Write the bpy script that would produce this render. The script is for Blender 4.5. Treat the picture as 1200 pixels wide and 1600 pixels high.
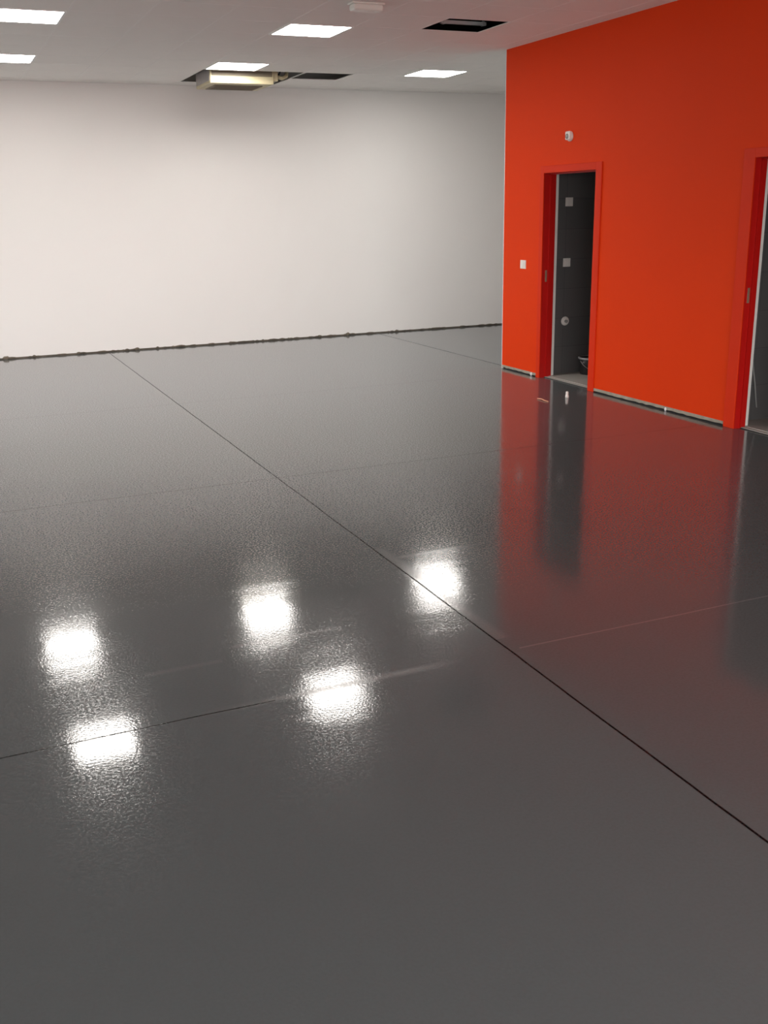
import bpy, bmesh, math, random
from mathutils import Vector, Matrix
random.seed(7)
S = bpy.context.scene
C = S.collection
for o in list(bpy.data.objects): bpy.data.objects.remove(o)

# ---------------------------------------------------------------- camera
EYE = 1.74
cd = bpy.data.cameras.new('camera'); cam = bpy.data.objects.new('camera', cd); C.objects.link(cam)
cd.sensor_fit = 'VERTICAL'; cd.sensor_height = 36.0; cd.lens = 36.0 * 1578.04 / 1600.0
cd.clip_start = 0.05; cd.clip_end = 300
r_ = Vector((0.91679, -0.39892, -0.01886)).normalized()
f_ = Vector((0.37708, 0.88022, -0.28814)).normalized()
u_ = r_.cross(f_).normalized(); r_ = f_.cross(u_).normalized()
cam.matrix_world = Matrix(((r_.x, u_.x, -f_.x, 0), (r_.y, u_.y, -f_.y, 0), (r_.z, u_.z, -f_.z, EYE), (0, 0, 0, 1)))
S.camera = cam
# ---------------------------------------------------------------- view, world, daylight
S.view_settings.view_transform = 'Standard'; S.view_settings.look = 'None'
S.view_settings.exposure = 0.90; S.view_settings.gamma = 1.0; S.view_settings.use_curve_mapping = False
SKY, GROUND, LAMP = 6.1, 2.0, 19.0
w = bpy.data.worlds.new('world'); S.world = w; w.use_nodes = True
wn, wl = w.node_tree.nodes, w.node_tree.links
bg = wn['Background']; tc = wn.new('ShaderNodeTexCoord'); sx = wn.new('ShaderNodeSeparateXYZ')
rp = wn.new('ShaderNodeValToRGB')
wl.new(tc.outputs['Generated'], sx.inputs[0]); wl.new(sx.outputs['Z'], rp.inputs[0])
mr = wn.new('ShaderNodeMapRange'); mr.inputs['From Min'].default_value = -0.06; mr.inputs['From Max'].default_value = 0.06
wl.new(sx.outputs['Z'], mr.inputs['Value']); wl.new(mr.outputs[0], rp.inputs[0])
rp.color_ramp.elements[0].color = (GROUND, GROUND * .95, GROUND * .9, 1)
rp.color_ramp.elements[1].color = (SKY, SKY * .975, SKY * .955, 1)
wl.new(rp.outputs[0], bg.inputs[0]); bg.inputs[1].default_value = 1.0

def portal(name, loc, rot, sx_, sy_):
    l = bpy.data.lights.new(name, 'AREA'); l.shape = 'RECTANGLE'; l.size = sx_; l.size_y = sy_
    l.cycles.is_portal = True
    o = bpy.data.objects.new(name, l); C.objects.link(o); o.location = loc; o.rotation_euler = rot

# room dimensions (metres)
H = 3.274; X0 = 5.692; YC = 9.85; YF = 13.63; XL = -3.6; YB = -3.5; XR = 9.0; ZS = 3.95
G = 0.611; GX = 3.07; GY = 8.405
WINL = [(8.2, 11.2)]; WZ0, WZ1 = 0.35, 2.15      # windows in the left wall
WINB = [(-3.2, 0.8), (1.2, 5.2)]; BZ1 = 2.9                  # shop windows behind the camera
for a, b in WINL: portal('window_daylight', (XL + .02, (a + b) / 2, (WZ0 + WZ1) / 2), (0, -math.pi / 2, 0), WZ1 - WZ0, b - a)
for a, b in WINB: portal('shopfront_daylight', ((a + b) / 2, YB + .02, BZ1 / 2 + .05), (math.pi / 2, 0, 0), b - a, BZ1 - .1)

# ---------------------------------------------------------------- materials
def mat(name, col, rough=.6, metal=0, spec=.5, emit=None, noise=None, bump=None, coat=0):
    m = bpy.data.materials.new(name); m.use_nodes = True
    n, l = m.node_tree.nodes, m.node_tree.links; b = n['Principled BSDF']
    b.inputs['Base Color'].default_value = (*col, 1); b.inputs['Roughness'].default_value = rough
    b.inputs['Metallic'].default_value = metal; b.inputs['Specular IOR Level'].default_value = spec
    b.inputs['Coat Weight'].default_value = coat
    if emit: b.inputs['Emission Color'].default_value = (*emit[0], 1); b.inputs['Emission Strength'].default_value = emit[1]
    t = n.new('ShaderNodeTexCoord')
    if noise:                                                     # (scale, amount)
        no = n.new('ShaderNodeTexNoise'); no.inputs['Scale'].default_value = noise[0]; no.inputs['Detail'].default_value = 4
        mx = n.new('ShaderNodeMix'); mx.data_type = 'RGBA'
        mx.inputs['A'].default_value = (*[c * (1 - noise[1]) for c in col], 1); mx.inputs['B'].default_value = (*[min(1, c * (1 + noise[1])) for c in col], 1)
        l.new(t.outputs['Object'], no.inputs['Vector']); l.new(no.outputs['Fac'], mx.inputs['Factor']); l.new(mx.outputs['Result'], b.inputs['Base Color'])
    if bump:
        no = n.new('ShaderNodeTexNoise'); no.inputs['Scale'].default_value = bump[0]
        bu = n.new('ShaderNodeBump'); bu.inputs['Strength'].default_value = bump[1]; bu.inputs['Distance'].default_value = bump[2]
        l.new(t.outputs['Object'], no.inputs['Vector']); l.new(no.outputs['Fac'], bu.inputs['Height']); l.new(bu.outputs['Normal'], b.inputs['Normal'])
    return m

M = {}
M['white'] = mat('white_paint', (.82, .80, .785), .75, noise=(1.2, .015), bump=(60, .05, .002))
M['ceil'] = mat('ceiling_tile', (.89, .865, .84), .9, noise=(2, .02), bump=(220, .15, .002))
M['tbar'] = mat('ceiling_grid_white', (.90, .88, .86), .85)
M['orange'] = mat('orange_paint', (.76, .047, .003), .6, spec=.12, noise=(1.5, .03), bump=(80, .05, .002))
M['red'] = mat('red_paint_shaded', (.50, .008, .006), .35, spec=.35, noise=(4, .05))  # same red paint as the architraves, reveal shade mixed into the colour
M['trim'] = mat('red_paint_lit', (.69, .033, .005), .5, spec=.15)  # lighter copy of the jamb paint, for the lit architrave faces
M['dark'] = mat('dark_gap_shade', (.03, .028, .027), .9)  # shade in narrow gaps, given as a dark colour
M['slab'] = mat('raw_slab', (.06, .055, .05), .95, noise=(3, .3))
M['gap'] = mat('dirty_gap', (.15, .125, .095), .95, noise=(9, .75))
M['mortar'] = mat('raw_mortar', (.36, .33, .27), .9, noise=(20, .35), bump=(60, .6, .01))
M['frame'] = mat('luminaire_frame', (.85, .85, .85), .35)
M['lamp'] = mat('luminaire_diffuser', (.9, .9, .9), .5, emit=((1, .955, .90), LAMP))
M['plastic'] = mat('white_plastic', (.82, .80, .76), .35)
M['lens'] = mat('grey_lens', (.32, .31, .30), .25)
M['brass'] = mat('dull_brass', (.36, .24, .17), .5, .5)
M['chrome'] = mat('brushed_steel', (.62, .60, .58), .3, 1)
M['galv'] = mat('galvanised_sheet', (.45, .43, .42), .55, .6, noise=(8, .15))
M['cream'] = mat('cream_casing', (.56, .50, .32), .45, noise=(6, .12))
M['creamd'] = mat('brown_grille', (.20, .17, .12), .6)
M['black'] = mat('black_plastic', (.012, .012, .013), .4)
M['rim'] = mat('grey_rim', (.30, .30, .30), .5)
M['grey'] = mat('grey_cable', (.34, .35, .34), .5)
M['bareconc'] = mat('grey_floor_tile', (.42, .41, .38), .5, noise=(5, .12))
M['copper'] = mat('copper_pipe', (.45, .25, .14), .4, 1)
M['scrap'] = mat('orange_scrap', (.75, .35, .22), .5)

# dark tiles with fine joints
def tile_mat():
    m = bpy.data.materials.new('dark_wall_tile'); m.use_nodes = True
    n, l = m.node_tree.nodes, m.node_tree.links; b = n['Principled BSDF']
    t = n.new('ShaderNodeTexCoord'); mp = n.new('ShaderNodeMapping'); mp.inputs['Rotation'].default_value = (math.pi / 2, 0, 0)
    br = n.new('ShaderNodeTexBrick'); br.offset = 0; br.inputs['Scale'].default_value = 1
    br.inputs['Brick Width'].default_value = .6; br.inputs['Row Height'].default_value = .3; br.inputs['Mortar Size'].default_value = .002
    br.inputs['Color1'].default_value = (.11, .112, .112, 1); br.inputs['Color2'].default_value = (.125, .122, .122, 1); br.inputs['Mortar'].default_value = (.07, .07, .07, 1)
    l.new(t.outputs['Object'], mp.inputs[0]); l.new(mp.outputs[0], br.inputs[0]); l.new(br.outputs[0], b.inputs['Base Color'])
    b.inputs['Roughness'].default_value = .38
    return m
M['tile'] = tile_mat()

# glossy poured floor with saw-cut joints
def floor_mat():
    m = bpy.data.materials.new('grey_resin_floor'); m.use_nodes = True
    n, l = m.node_tree.nodes, m.node_tree.links; b = n['Principled BSDF']
    def math_(op, a, c=None, d=None):
        x = n.new('ShaderNodeMath'); x.operation = op
        for i, v in enumerate((a, c, d)):
            if v is None: continue
            if isinstance(v, (int, float)): x.inputs[i].default_value = v
            else: l.new(v, x.inputs[i])
        return x.outputs[0]
    t = n.new('ShaderNodeTexCoord'); s = n.new('ShaderNodeSeparateXYZ'); l.new(t.outputs['Object'], s.inputs[0])
    X, Y = s.outputs[0], s.outputs[1]
    wob = n.new('ShaderNodeTexNoise'); wob.inputs['Scale'].default_value = 2.0; l.new(t.outputs['Object'], wob.inputs[0])
    wv = math_('MULTIPLY', math_('SUBTRACT', wob.outputs['Fac'], .5), .012)
    def line(co, pos, half, soft):
        d = math_('ABSOLUTE', math_('ADD', math_('SUBTRACT', co, pos), wv))
        r = n.new('ShaderNodeMapRange'); r.inputs['From Min'].default_value = half; r.inputs['From Max'].default_value = half + soft
        r.inputs['To Min'].default_value = 1; r.inputs['To Max'].default_value = 0; l.new(d, r.inputs['Value']); return r.outputs[0]
    fine = n.new('ShaderNodeTexNoise'); fine.inputs['Scale'].default_value = .9; l.new(t.outputs['Object'], fine.inputs[0])
    main = line(X, 1.952, .0032, .003)
    cross = line(Y, 3.278, .0022, .003)
    # the cross joint is dark only left of the long joint, elsewhere it is filled and lighter
    left = math_('LESS_THAN', X, .95)
    crossd = math_('MULTIPLY', cross, left)
    l6 = math_('MULTIPLY', line(Y, 6.38, .005, .006), .5)
    l9 = math_('MULTIPLY', line(Y, 9.47, .008, .02), .22)
    x5 = math_('MULTIPLY', line(X, 5.78, .006, .008), .7)
    dark = math_('MAXIMUM', math_('MAXIMUM', main, crossd), math_('MAXIMUM', math_('MAXIMUM', l6, l9), x5))
    ra = n.new('ShaderNodeMapRange'); ra.inputs['From Min'].default_value = .6; ra.inputs['From Max'].default_value = 1.0; l.new(X, ra.inputs['Value'])
    rb = n.new('ShaderNodeMapRange'); rb.inputs['From Min'].default_value = 1.75; rb.inputs['From Max'].default_value = 1.5; l.new(X, rb.inputs['Value'])
    right = math_('MULTIPLY', ra.outputs[0], rb.outputs[0])
    pal = math_('MULTIPLY', math_('MULTIPLY', line(Y, 3.285, .006, .028), right), math_('MULTIPLY', fine.outputs['Fac'], .6))
    pal2 = math_('MULTIPLY', math_('MULTIPLY', line(Y, 3.283, .002, .004), math_('GREATER_THAN', X, 2.0)), .45)
    pal3 = math_('MULTIPLY', math_('MULTIPLY', line(X, 1.985, .012, .03), math_('MULTIPLY', math_('GREATER_THAN', Y, 3.4), math_('LESS_THAN', Y, 4.7))), math_('MULTIPLY', fine.outputs['Fac'], .35))
    def scuff(y, x0, x1):
        inx = math_('MULTIPLY', math_('GREATER_THAN', X, x0), math_('LESS_THAN', X, x1))
        return math_('MULTIPLY', math_('MULTIPLY', line(Y, y, .004, .022), inx), math_('MULTIPLY', fine.outputs['Fac'], .35))
    sc = math_('MAXIMUM', math_('MAXIMUM', scuff(3.81, .93, 1.42), scuff(4.53, 1.97, 2.5)), scuff(3.70, .55, .86))
    pale = math_('MAXIMUM', math_('MAXIMUM', math_('MAXIMUM', pal, pal2), pal3), sc)
    # base colour: dark grey with faint clouding
    cl = n.new('ShaderNodeTexNoise'); cl.inputs['Scale'].default_value = 1.1; cl.inputs['Detail'].default_value = 6; l.new(t.outputs['Object'], cl.inputs[0])
    m1 = n.new('ShaderNodeMix'); m1.data_type = 'RGBA'; m1.inputs['A'].default_value = (.086, .100, .104, 1); m1.inputs['B'].default_value = (.098, .112, .116, 1)
    l.new(cl.outputs['Fac'], m1.inputs['Factor'])
    m2 = n.new('ShaderNodeMix'); m2.data_type = 'RGBA'; m2.inputs['B'].default_value = (.26, .255, .25, 1)
    l.new(pale, m2.inputs['Factor']); l.new(m1.outputs['Result'], m2.inputs['A'])
    m3 = n.new('ShaderNodeMix'); m3.data_type = 'RGBA'; m3.inputs['B'].default_value = (.004, .004, .004, 1)
    l.new(dark, m3.inputs['Factor']); l.new(m2.outputs['Result'], m3.inputs['A'])
    l.new(m3.outputs['Result'], b.inputs['Base Color'])
    # gloss: streaky (trowelled along x), duller on the joints
    mp = n.new('ShaderNodeMapping'); mp.inputs['Scale'].default_value = (.5, 3.5, 1); mp.inputs['Rotation'].default_value = (0, 0, .05); l.new(t.outputs['Object'], mp.inputs[0])
    st = n.new('ShaderNodeTexNoise'); st.inputs['Scale'].default_value = 1.6; st.inputs['Detail'].default_value = 5; l.new(mp.outputs[0], st.inputs[0])
    rr = n.new('ShaderNodeMapRange'); rr.inputs['From Min'].default_value = .42; rr.inputs['From Max'].default_value = .68
    rr.inputs['To Min'].default_value = .048; rr.inputs['To Max'].default_value = .068; l.new(st.outputs['Fac'], rr.inputs['Value'])
    ro = math_('ADD', rr.outputs[0], math_('MULTIPLY', math_('ADD', dark, pale), .4))
    l.new(ro, b.inputs['Roughness']); b.inputs['IOR'].default_value = 1.5
    spl = math_('MAXIMUM', math_('SUBTRACT', .24, math_('MULTIPLY', dark, .24)), 0.0)
    l.new(spl, b.inputs['Specular IOR Level'])
    b.inputs['Coat Roughness'].default_value = .175
    gr = n.new('ShaderNodeTexNoise'); gr.inputs['Scale'].default_value = 95; gr.inputs['Detail'].default_value = 1; l.new(t.outputs['Object'], gr.inputs[0])
    gm = n.new('ShaderNodeMapRange'); gm.inputs['From Min'].default_value = .42; gm.inputs['From Max'].default_value = .62
    gm.inputs['To Min'].default_value = .02; gm.inputs['To Max'].default_value = .75; l.new(gr.outputs['Fac'], gm.inputs['Value']); l.new(gm.outputs[0], b.inputs['Coat Weight'])
    # orange-peel of the resin
    op = n.new('ShaderNodeTexNoise'); op.inputs['Scale'].default_value = 100; op.inputs['Detail'].default_value = 2; l.new(t.outputs['Object'], op.inputs[0])
    bu = n.new('ShaderNodeBump'); bs = n.new('ShaderNodeMapRange'); bs.inputs['From Min'].default_value = .40; bs.inputs['From Max'].default_value = .66
    bs.inputs['To Min'].default_value = .13; bs.inputs['To Max'].default_value = .38; l.new(st.outputs['Fac'], bs.inputs['Value']); l.new(bs.outputs[0], bu.inputs['Strength']); bu.inputs['Distance'].default_value = .001
    l.new(op.outputs['Fac'], bu.inputs['Height']); l.new(bu.outputs['Normal'], b.inputs['Normal']); l.new(bu.outputs['Normal'], b.inputs['Coat Normal'])
    return m
M['floor'] = floor_mat()

# ---------------------------------------------------------------- mesh helpers
def box(bm, x0, x1, y0, y1, z0, z1, mi=0, bev=0):
    g = bmesh.ops.create_cube(bm, size=1)
    for v in g['verts']:
        v.co = Vector(((x0 + x1) / 2 + v.co.x * (x1 - x0), (y0 + y1) / 2 + v.co.y * (y1 - y0), (z0 + z1) / 2 + v.co.z * (z1 - z0)))
    fs = {f for v in g['verts'] for f in v.link_faces}
    for f in fs: f.material_index = mi
    if bev:
        es = {e for v in g['verts'] for e in v.link_edges}
        bmesh.ops.bevel(bm, geom=list(es), offset=bev, segments=3, affect='EDGES', profile=.5)
def tube(bm, p, q, r1, r2=None, seg=20):
    p, q = Vector(p), Vector(q); d = q - p
    g = bmesh.ops.create_cone(bm, cap_ends=True, segments=seg, radius1=r1, radius2=r2 if r2 is not None else r1, depth=d.length)
    mt = Matrix.Translation((p + q) / 2) @ d.to_track_quat('Z', 'Y').to_matrix().to_4x4()
    bmesh.ops.transform(bm, matrix=mt, verts=g['verts'])
def lathe(bm, prof, c=(0, 0, 0), seg=40, axis='Z'):
    rings = []
    for r, z in prof:
        ring = []
        for i in range(seg):
            a = 2 * math.pi * i / seg; v = (r * math.cos(a), r * math.sin(a), z)
            if axis == 'X': v = (-v[2], v[0], v[1])
            if axis == 'Y': v = (v[0], -v[2], v[1])
            ring.append(bm.verts.new((v[0] + c[0], v[1] + c[1], v[2] + c[2])))
        rings.append(ring)
    for a, b in zip(rings, rings[1:]):
        for i in range(seg): bm.faces.new((a[i], a[(i + 1) % seg], b[(i + 1) % seg], b[i]))
    if prof[0][0] > 1e-6: bm.faces.new(rings[0][::-1])
    if prof[-1][0] > 1e-6: bm.faces.new(rings[-1])
    bmesh.ops.recalc_face_normals(bm, faces=bm.faces)
def sweep(bm, pts, r, seg=10):
    pts = [Vector(p) for p in pts]; prev = None; n = len(pts)
    for i, p in enumerate(pts):
        d = (pts[min(i + 1, n - 1)] - pts[max(i - 1, 0)]).normalized()
        u = d.orthogonal().normalized() if prev is None else (pu - d * pu.dot(d)).normalized()
        pu = u; v = d.cross(u)
        ring = [bm.verts.new(p + r * (u * math.cos(2 * math.pi * k / seg) + v * math.sin(2 * math.pi * k / seg))) for k in range(seg)]
        if prev:
            for k in range(seg): bm.faces.new((prev[k], prev[(k + 1) % seg], ring[(k + 1) % seg], ring[k]))
        else: bm.faces.new(ring[::-1])
        prev = ring
    bm.faces.new(prev)
def obj(name, bm, m, parent=None, smooth=False, origin=None):
    me = bpy.data.meshes.new(name)
    if origin is not None: bmesh.ops.translate(bm, vec=-Vector(origin), verts=bm.verts)
    bm.to_mesh(me); bm.free()
    for k in (m if isinstance(m, (list, tuple)) else [m]): me.materials.append(M[k])
    if smooth:
        for p in me.polygons: p.use_smooth = True
    o = bpy.data.objects.new(name, me); C.objects.link(o)
    if origin is not None: o.location = origin
    if parent: o.parent = parent
    return o
def struct(name, bm, m, parent=None, **k):
    o = obj(name, bm, m, parent, **k)
    if not parent: o['kind'] = 'structure'
    return o
def tag(o, label, cat, group=None):
    o['label'] = label; o['category'] = cat
    if group: o['group'] = group
    return o
def thing(name, label, cat, loc, group=None):
    o = bpy.data.objects.new(name, None); o.empty_display_size = .1; C.objects.link(o); o.location = loc
    return tag(o, label, cat, group)
B = bmesh.new

# ---------------------------------------------------------------- room shell
bm = B(); box(bm, XL - .2, XR, YB - .2, YF + .2, -.1, 0); struct('floor', bm, 'floor')
bm = B(); box(bm, XL - .2, XR, YF, YF + .18, .018, ZS); struct('wall_far', bm, 'white')

def wall_with_holes(axis, c0, c1, a0, a1, z0, z1, holes):
    """wall running along y (axis 'x') or x (axis 'y'); holes = (a, b, z0, z1)"""
    bm = B(); cur = a0
    def bb(a, b, p, q):
        if b - a < 1e-4 or q - p < 1e-4: return
        if axis == 'x': box(bm, c0, c1, a, b, p, q)
        else: box(bm, a, b, c0, c1, p, q)
    for a, b, p, q in sorted(holes):
        bb(cur, a, z0, z1); bb(a, b, z0, p); bb(a, b, q, z1); cur = b
    bb(cur, a1, z0, z1); return bm
struct('wall_left', wall_with_holes('x', XL - .2, XL, YB, YF, 0, ZS, [(a, b, WZ0, WZ1) for a, b in WINL]), 'white')
struct('wall_back', wall_with_holes('y', YB - .2, YB, XL, XR, 0, ZS, [(a, b, .05, BZ1) for a, b in WINB]), 'white')
bm = B(); box(bm, XR, XR + .15, YB, YF + .18, 0, ZS); struct('wall_outer', bm, 'white')
k = 0
for a, b in WINL:
    k += 1; bm = B(); x = XL - .1
    box(bm, x - .03, x + .03, a, b, WZ0, WZ0 + .05); box(bm, x - .03, x + .03, a, b, WZ1 - .05, WZ1)
    for y in (a, (a + b) / 2 - .025, b - .05): box(bm, x - .03, x + .03, y, y + .05, WZ0 + .05, WZ1 - .05)
    struct('window_%d' % k, bm, 'frame')
for a, b in WINB:
    k += 1; bm = B(); y = YB - .1
    box(bm, a, b, y - .03, y + .03, .05, .11); box(bm, a, b, y - .03, y + .03, BZ1 - .06, BZ1)
    for i in range(4):
        xx = a + (b - a - .06) * i / 3; box(bm, xx, xx + .06, y - .03, y + .03, .11, BZ1 - .06)
    struct('window_%d' % k, bm, 'frame')

# orange partition with two door openings
D1 = (8.172, 9.06, 2.042); D2 = (5.25, 6.156, 2.048); ZB = .036
bm = wall_with_holes('x', X0, X0 + .10, YB, YC, ZB, H, [(D1[0], D1[1], ZB, D1[2]), (D2[0], D2[1], ZB, D2[2])])
struct('wall_right', bm, 'orange')
bm = B(); box(bm, X0 - .001, XR, YC, YC + .009, .0, H); struct('wall_partition_end', bm, 'white')

# suspended ceiling: 611 mm tiles, some missing, lay-in lights
LIGHTS = [(3, 1), (3, 5)]
light_cells = {(-4, 1), (-4, 5), (0, 1), (0, 5), (4, 5)}
hole_cells = {(2, 0), (0, 6), (1, 6), (2, 6), (0, 7), (1, 7)}
bm = B(); i0 = int((XL - GX) / G) - 1; i1 = int((XR - GX) / G) + 1; j0 = int((YB - GY) / G) - 1; j1 = int((YF - GY) / G) + 1
for i in range(i0, i1 + 1):
    for j in range(j0, j1 + 1):
        if (i, j) in light_cells or (i, j) in hole_cells: continue
        xa, xb = max(XL, GX + i * G), min(XR, GX + (i + 1) * G); ya, yb = max(YB, GY + j * G), min(YF, GY + (j + 1) * G)
        if xb - xa < .01 or yb - ya < .01: continue
        box(bm, xa, xb, ya, yb, H, H + .007)
ceil = struct('ceiling', bm, 'ceil')
bm = B()
for i in range(i0, i1 + 2):
    x = GX + i * G
    if not XL + .02 < x < XR - .02: continue
    cur = YB
    for j in range(j0, j1 + 1):                                    # leave the bar out where two open cells meet over the big hole
        ya, yb = max(YB, GY + j * G), min(YF, GY + (j + 1) * G)
        if yb <= ya: continue
        if i == 1 and j in (6, 7): continue
        if i == 2 and j == 7: continue
        box(bm, x - .009, x + .009, ya, yb, H - .001, H + .006)
for j in range(j0, j1 + 2):
    y = GY + j * G
    if not YB + .02 < y < YF - .02: continue
    for i in range(i0, i1 + 1):
        if j == 7 and i in (0, 1): continue
        xa, xb = max(XL, GX + i * G), min(XR, GX + (i + 1) * G)
        if xb - xa < .02: continue
        box(bm, xa + .012, xb - .012, y - .009, y + .009, H - .001, H + .006)
struct('ceiling_grid', bm, 'tbar', ceil)
bm = B(); box(bm, XL - .2, XR + .15, YB - .2, YF + .18, ZS, ZS + .15); struct('ceiling_slab', bm, 'slab')

# rough edges where the skirting has been taken off
bm = B(); box(bm, XL, XR, YF + .012, YF + .05, 0, .02)
for x_, s in [(.69, .03), (1.03, .018), (1.58, .02), (2.33, .024), (2.6, .016), (5.33, .03), (4.9, .02), (3.6, .015), (6.1, .02)]:
    g = bmesh.ops.create_icosphere(bm, subdivisions=2, radius=s)
    for v in g['verts']: v.co = Vector((v.co.x * 1.3 + x_, v.co.y * .8 + YF + .002, v.co.z * .75 + .018)) + Vector([random.uniform(-.004, .004) for _ in range(3)])
for _ in range(90):
    x_ = random.uniform(.3, 8.2); s = random.uniform(.006, .015)
    g = bmesh.ops.create_icosphere(bm, subdivisions=1, radius=s)
    st = random.uniform(1.5, 6)
    for v in g['verts']: v.co = Vector((v.co.x * st + x_, v.co.y + YF + .004, v.co.z * .8 + .017)) + Vector([random.uniform(-.003, .003) for _ in range(3)])
struct('baseboard_far', bm, 'gap')
def rough_strip(name, y0, y1):
    bm = B(); n = int((y1 - y0) / .05); pr = None
    for i in range(n + 1):
        y = y0 + (y1 - y0) * i / n; zt = ZB + .002; zb = .012 + random.uniform(-.004, .005); xo = X0 - .003 + random.uniform(-.002, .003)
        q = [bm.verts.new(c) for c in ((xo, y, zb), (xo, y, zt), (X0 + .06, y, zt), (X0 + .06, y, zb))]
        if pr:
            for k_ in range(4): bm.faces.new((pr[k_], pr[(k_ + 1) % 4], q[(k_ + 1) % 4], q[k_]))
        pr = q
    bmesh.ops.recalc_face_normals(bm, faces=bm.faces)
    box(bm, X0 + .02, X0 + .05, y0, y1, 0, .011, 1)  # shadow line under the mortar strip, made as a dark bar
    return struct(name, bm, ['mortar', 'dark'])
rough_strip('baseboard_right', D2[1] + .115, D1[0] - .09)
b2 = rough_strip('baseboard_right_end', D1[1] + .065, YC)
rough_strip('baseboard_right_near', YB, D2[0] - .1)
# small lumps of filler left on those strips
for name, y, s in (('mortar_lump', 7.0, .011), ('mortar_lump', 9.22, .013)):
    bm = B(); g = bmesh.ops.create_icosphere(bm, subdivisions=2, radius=s)
    for v in g['verts']: v.co = Vector((v.co.x + X0 - .006, v.co.y + y, v.co.z * 1.5 + s * 1.45))
    o = obj(name, bm, 'frame', origin=(X0 - .006, y, 0))
    tag(o, 'small white blob of filler at the foot of the orange wall between the doorways' if y < 8 else 'tiny pale lump of filler under the orange wall left of the first doorway', 'filler lump')

# door frames
def frame(name, D, depth, wfar, wnear, wtop, strike_x):
    a, b, zt = D; x = X0
    bm = B()                                                       # jamb lining: far side, near side, head
    t = .012
    box(bm, x - .004, x + depth, b - .002, b + t, .0, zt + t)
    box(bm, x - .004, x + depth, a - t, a + .002, .0, zt + t)
    box(bm, x - .004, x + depth, a + .002, b - .002, zt, zt + t)
    # rebate where the leaf would close
    rx = x + depth * .50
    box(bm, rx, x + depth, b - .014, b - .002, .0, zt); box(bm, rx, x + depth, a + .002, a + .014, .0, zt); box(bm, rx, x + depth, a + .014, b - .014, zt - .014, zt)
    d = struct(name, bm, 'red')
    bm = B(); box(bm, x - .014, x + .0, b + t - .014, b + wfar, 0, zt + wtop, bev=.003); box(bm, x - .014, x, a - wnear, a - t + .014, 0, zt + wtop, bev=.003)
    box(bm, x - .014, x, a - t + .014, b + t - .014, zt + t - .014, zt + wtop, bev=.003)
    obj('architrave', bm, 'trim', d)
    bm = B(); box(bm, x + depth, x + depth + .036, b - .004, b + .06, 0, zt + .05)
    box(bm, x + depth, x + depth + .036, a - .06, a + .004, 0, zt + .05); box(bm, x + depth, x + depth + .036, a + .004, b - .004, zt - .004, zt + .05)
    obj('inner_casing', bm, 'plastic', d)
    bm = B(); box(bm, strike_x - .011, strike_x + .011, b - .0045, b - .0015, .985, 1.10, bev=.001)
    box(bm, strike_x - .006, strike_x + .006, b - .006, b - .003, 1.00, 1.03); box(bm, strike_x - .006, strike_x + .006, b - .006, b - .003, 1.06, 1.09)
    s = obj('strike_plate', bm, 'brass', d); s['label'] = 'small dull metal strike plate'
    return d
frame('door_1', D1, .128, .062, .09, .066, X0 + .042)
frame('door_2', D2, .098, .115, .09, .066, X0 + .03)

# the two tiled rooms behind the partition
def tiled_room(tag_, ya, yb, dep):
    xs = X0 + .1; xe = 8.2
    bm = B(); box(bm, xs, xe, yb, yb + .04, 0, 2.6); struct('wall_tiled_%s_far' % tag_, bm, 'tile')
    bm = B(); box(bm, xs, xe, ya - .04, ya, 0, 2.6); struct('wall_tiled_%s_near' % tag_, bm, 'tile')
    bm = B(); box(bm, xe, xe + .04, ya - .04, yb + .04, 0, 2.6); struct('wall_tiled_%s_back' % tag_, bm, 'tile')
    bm = B(); box(bm, xs, xe + .04, ya - .04, yb + .04, 2.6, 2.64); struct('ceiling_%s_room' % tag_, bm, 'ceil')
    D = D1 if tag_ == 'first' else D2
    bm = B(); box(bm, xs, xe, ya, yb, 0, .014); box(bm, X0 + .058, xs, D[0] + .002, D[1] - .002, 0, .010); box(bm, X0 + .050, X0 + .058, D[0] + .002, D[1] - .002, 0, .005, 1)  # last bar: gap shade along the threshold, painted dark
    struct('floor_%s_room' % tag_, bm, ['bareconc', 'dark'])
tiled_room('first', 7.3, 9.12, .128)
tiled_room('second', 4.6, 6.31, .098)

# ---------------------------------------------------------------- ceiling lights
def make_light():
    t = thing('ceiling_light', 'x', 'ceiling light', (0, 0, H))
    e = G / 2 - .006
    bm = B()
    for s in (-1, 1):
        box(bm, -e, e, s * e - (.02 if s > 0 else 0), s * e + (0 if s > 0 else .02), -.006, .012, bev=.0015)
        box(bm, s * e - (.02 if s > 0 else 0), s * e + (0 if s > 0 else .02), -e + .02, e - .02, -.006, .012, bev=.0015)
    obj('light_frame', bm, 'frame', t)
    bm = B(); box(bm, -e + .018, e - .018, -e + .018, e - .018, -.003, .004); obj('diffuser', bm, 'lamp', t)
    bm = B(); box(bm, -e + .02, e - .02, -e + .02, e - .02, .006, .03); obj('back_box', bm, 'galv', t)
    return t
L0 = make_light()
labels = {(-4, 1): 'lit square ceiling panel nearest the camera on the left, cut by the picture edge',
          (-4, 5): 'smaller lit ceiling panel cut by the left picture edge, nearer the white wall',
          (0, 1): 'lit square ceiling panel close to the white ceiling box, in the middle of the ceiling',
          (0, 5): 'lit square ceiling panel directly in front of the open hole with the cream unit',
          (4, 5): 'lit square ceiling panel between the ceiling hole and the orange partition, near the far wall'}
for n_, (c, lab) in enumerate(labels.items()):
    if n_ == 0: t = L0
    else:
        t = L0.copy(); C.objects.link(t)
        for ch in list(L0.children): q = ch.copy(); C.objects.link(q); q.parent = t
    t.location = (GX + (c[0] + .5) * G, GY + (c[1] + .5) * G, H)
    tag(t, lab, 'ceiling light', 'lit square ceiling panels')

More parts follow.
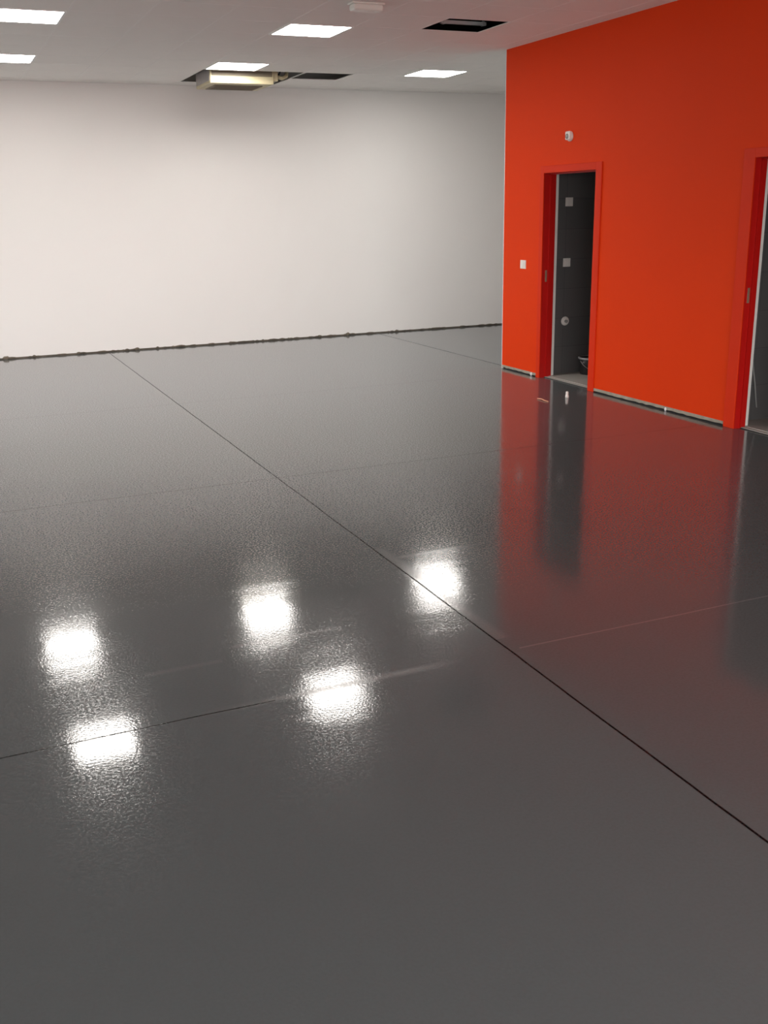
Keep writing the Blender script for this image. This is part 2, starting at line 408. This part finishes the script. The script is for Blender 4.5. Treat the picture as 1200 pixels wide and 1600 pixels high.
# cream unit hanging in the open part of the ceiling
ux0, ux1, uy0, uy1, uz0, uz1 = 3.18, 3.94, 12.22, 12.90, 3.148, 3.50
t = thing('air_conditioning_unit', 'cream box-shaped unit hanging down out of the open hole in the ceiling', 'air conditioner', ((ux0 + ux1) / 2, (uy0 + uy1) / 2, uz0))
T = Vector(t.location)
def tob(name, bm, m, **k): bmesh.ops.translate(bm, vec=-T, verts=bm.verts); return obj(name, bm, m, t, **k)
bm = B(); box(bm, ux0, ux1, uy0, uy1, uz0, uz1, bev=.012); tob('casing', bm, 'cream')
bm = B(); box(bm, ux0 + .09, ux1 - .09, uy0 + .16, uy1 - .08, uz0 - .008, uz0 + .004, bev=.003)
for i in range(7): box(bm, ux0 + .12, ux1 - .12, uy0 + .2 + i * .05, uy0 + .215 + i * .05, uz0 - .014, uz0 - .006)
tob('grille', bm, 'creamd')
bm = B(); box(bm, ux0 - .004, ux0 + .006, uy0 + .03, uy1 - .03, uz0 + .03, uz1 - .1); tob('side_panel', bm, 'galv')
bm = B(); box(bm, ux0 + .02, ux1 - .02, uy0 - .006, uy0 + .01, uz0 + .082, uz0 + .3); tob('upper_band', bm, 'creamd')
bm = B(); box(bm, ux1 - .005, ux1 + .06, uy0 + .02, uy0 + .3, uz0 + .04, uz0 + .26, bev=.006); tob('connection_box', bm, 'cream')
bm = B(); sweep(bm, [(ux1 + .05, uy0 + .08, uz0 + .10), (ux1 + .13, uy0 + .08, uz0 + .08), (ux1 + .19, uy0 + .1, uz0 + .11), (ux1 + .22, uy0 + .15, uz0 + .2), (ux1 + .24, uy0 + .2, uz0 + .5)], .022, 14); tob('insulated_pipe', bm, 'cream', smooth=True)
bm = B(); sweep(bm, [(ux1 + .05, uy0 + .18, uz0 + .14), (ux1 + .12, uy0 + .16, uz0 + .13), (ux1 + .16, uy0 + .2, uz0 + .2), (ux1 + .17, uy0 + .2, uz0 + .5)], .011, 12); tob('black_pipe', bm, 'black', smooth=True)
for x_ in (ux0 + .06, ux1 - .06):
    for y_ in (uy0 + .06, uy1 - .06):
        bm = B(); tube(bm, (x_, y_, uz1 - .01), (x_, y_, ZS), .006, seg=10); tob('hanging_rod', bm, 'galv')

# duct in the void above the small square hole
bm = B(); box(bm, 4.55, 5.02, 9.07, 9.10, 3.349, 3.379)
for x_ in (4.57, 4.98): box(bm, x_, x_ + .02, 9.065, 9.105, 3.344, 3.384)
o = obj('cable_tray', bm, 'frame', origin=(4.785, 9.085, 3.364)); tag(o, 'grey metal channel above the small square ceiling hole near the orange wall', 'cable tray')
for x_ in (-.205, .205):
    bm = B(); tube(bm, (x_, 0, .018), (x_, 0, ZS - 3.36), .006, seg=8); obj('tray_rod', bm, 'galv', o)

# emergency / alarm box on the ceiling
t = thing('ceiling_box', 'small white oblong box fixed under the ceiling between a lit panel and the small hole', 'emergency light', (3.37, 8.02, H))
bm = B(); box(bm, -.135, .135, -.06, .06, -.012, .0, bev=.003); obj('base_plate', bm, 'plastic', t)
bm = B(); box(bm, -.125, .125, -.052, .052, -.058, -.010, bev=.014); obj('cover', bm, 'plastic', t, smooth=False)

# ---------------------------------------------------------------- fittings on the orange wall
t = thing('wall_switch', 'white light switch on the orange wall just left of the first doorway', 'switch', (X0, 9.430, 1.145))
bm = B(); box(bm, -.011, 0, -.052, .052, -.044, .044, bev=.003); obj('switch_plate', bm, 'plastic', t)
bm = B(); box(bm, -.015, -.009, -.024, .024, -.030, .030, bev=.002); obj('rocker', bm, 'plastic', t)
t = thing('motion_sensor', 'small round white sensor high on the orange wall above the first doorway', 'sensor', (X0, 8.625, 2.357))
bm = B(); lathe(bm, [(.046, 0), (.046, .012), (.042, .018), (.036, .022), (0, .022)], axis='X'); obj('sensor_base', bm, 'plastic', t, smooth=False)
bm = B(); box(bm, -.040, -.010, -.040, .040, -.034, .046, bev=.014); obj('sensor_head', bm, 'plastic', t)
bm = B(); lathe(bm, [(.024, .030), (.024, .040), (.019, .047), (.008, .051), (0, .052)], c=(0, .0, .0), axis='X'); obj('sensor_lens', bm, 'lens', t, smooth=True)

# ---------------------------------------------------------------- inside the first doorway
TW = 9.12
def plate(z, x, label):
    t = thing('wall_plate', label, 'socket plate', (x, TW, z), 'pale fittings on the dark tiled wall')
    bm = B(); box(bm, -.043, .043, -.010, 0, -.043, .043, bev=.003); obj('plate', bm, 'plastic', t)
    bm = B(); box(bm, -.022, .022, -.014, -.008, -.022, .022, bev=.002); obj('insert', bm, 'plastic', t)
plate(1.765, 6.025, 'upper square white plate on the dark tiles seen through the first doorway')
plate(1.165, 6.018, 'lower square white plate on the dark tiles seen through the first doorway')
t = thing('outlet_cover', 'round pale cover low on the dark tiles seen through the first doorway', 'pipe cover', (6.022, TW, .565))
bm = B(); lathe(bm, [(.047, 0), (.047, .004), (.04, .012), (.018, .016), (.016, .016)], axis='Y'); obj('rosette', bm, 'plastic', t, smooth=False)
bm = B(); lathe(bm, [(.016, .010), (.016, .035), (.012, .038), (0, .038)], axis='Y'); obj('pipe_stub', bm, 'lens', t)
t = thing('bucket', 'black plastic bucket with a grey rim on the tiled room floor behind the first doorway', 'bucket', (6.255, 8.95, .014))
bm = B(); lathe(bm, [(.0, .0), (.112, .0), (.115, .004), (.128, .165), (.128, .17), (.122, .17), (.110, .008), (0, .006)]); obj('bucket_body', bm, 'black', t, smooth=True)
bm = B(); lathe(bm, [(.126, .158), (.137, .160), (.138, .176), (.134, .180), (.126, .180), (.122, .172), (.122, .158)], seg=48); obj('bucket_rim', bm, 'rim', t, smooth=True)
bm = B(); sweep(bm, [(.136 * math.cos(a), -.136 * math.sin(a) * .75, .145 - .10 * math.sin(a)) for a in [math.pi * i / 16 for i in range(17)]], .003, 8); obj('bucket_handle', bm, 'lens', t, smooth=True)
bm = B(); lathe(bm, [(.012, -.004), (.012, .006), (0, .008)], c=(-.125, -.045, .135), axis='Y'); obj('handle_lug', bm, 'rim', t)

# inside the second doorway
bm = B(); sweep(bm, [(5.90, 6.300, .74), (5.953, 6.300, .524), (6.004, 6.299, .313), (6.042, 6.299, .115)], .0065, 10)
o = obj('hanging_cable', bm, 'grey', origin=(5.97, 6.30, .4), smooth=True); tag(o, 'thin grey cable hanging against the dark wall just inside the right-hand doorway', 'cable')

# ---------------------------------------------------------------- small things on the floor
bm = B(); lathe(bm, [(0, 0), (.014, 0), (.0165, .004), (.0165, .020), (.013, .026), (.013, .052), (.010, .058), (0, .059)], c=(5.30, 7.95, 0), seg=28)
o = obj('floor_peg', bm, 'plastic', origin=(5.30, 7.95, 0), smooth=True); tag(o, 'tiny white peg standing on the glossy floor in front of the first doorway', 'peg')  # small upright floor peg, purpose unknown
bm = B(); sweep(bm, [(5.02, 8.02, .006), (5.03, 7.96, .010), (5.022, 7.90, .007), (5.03, 7.85, .005)], .005, 8)
o = obj('cable_scrap', bm, 'scrap', origin=(5.03, 7.93, 0), smooth=True); tag(o, 'short pale orange scrap lying on the floor left of the white peg', 'scrap')
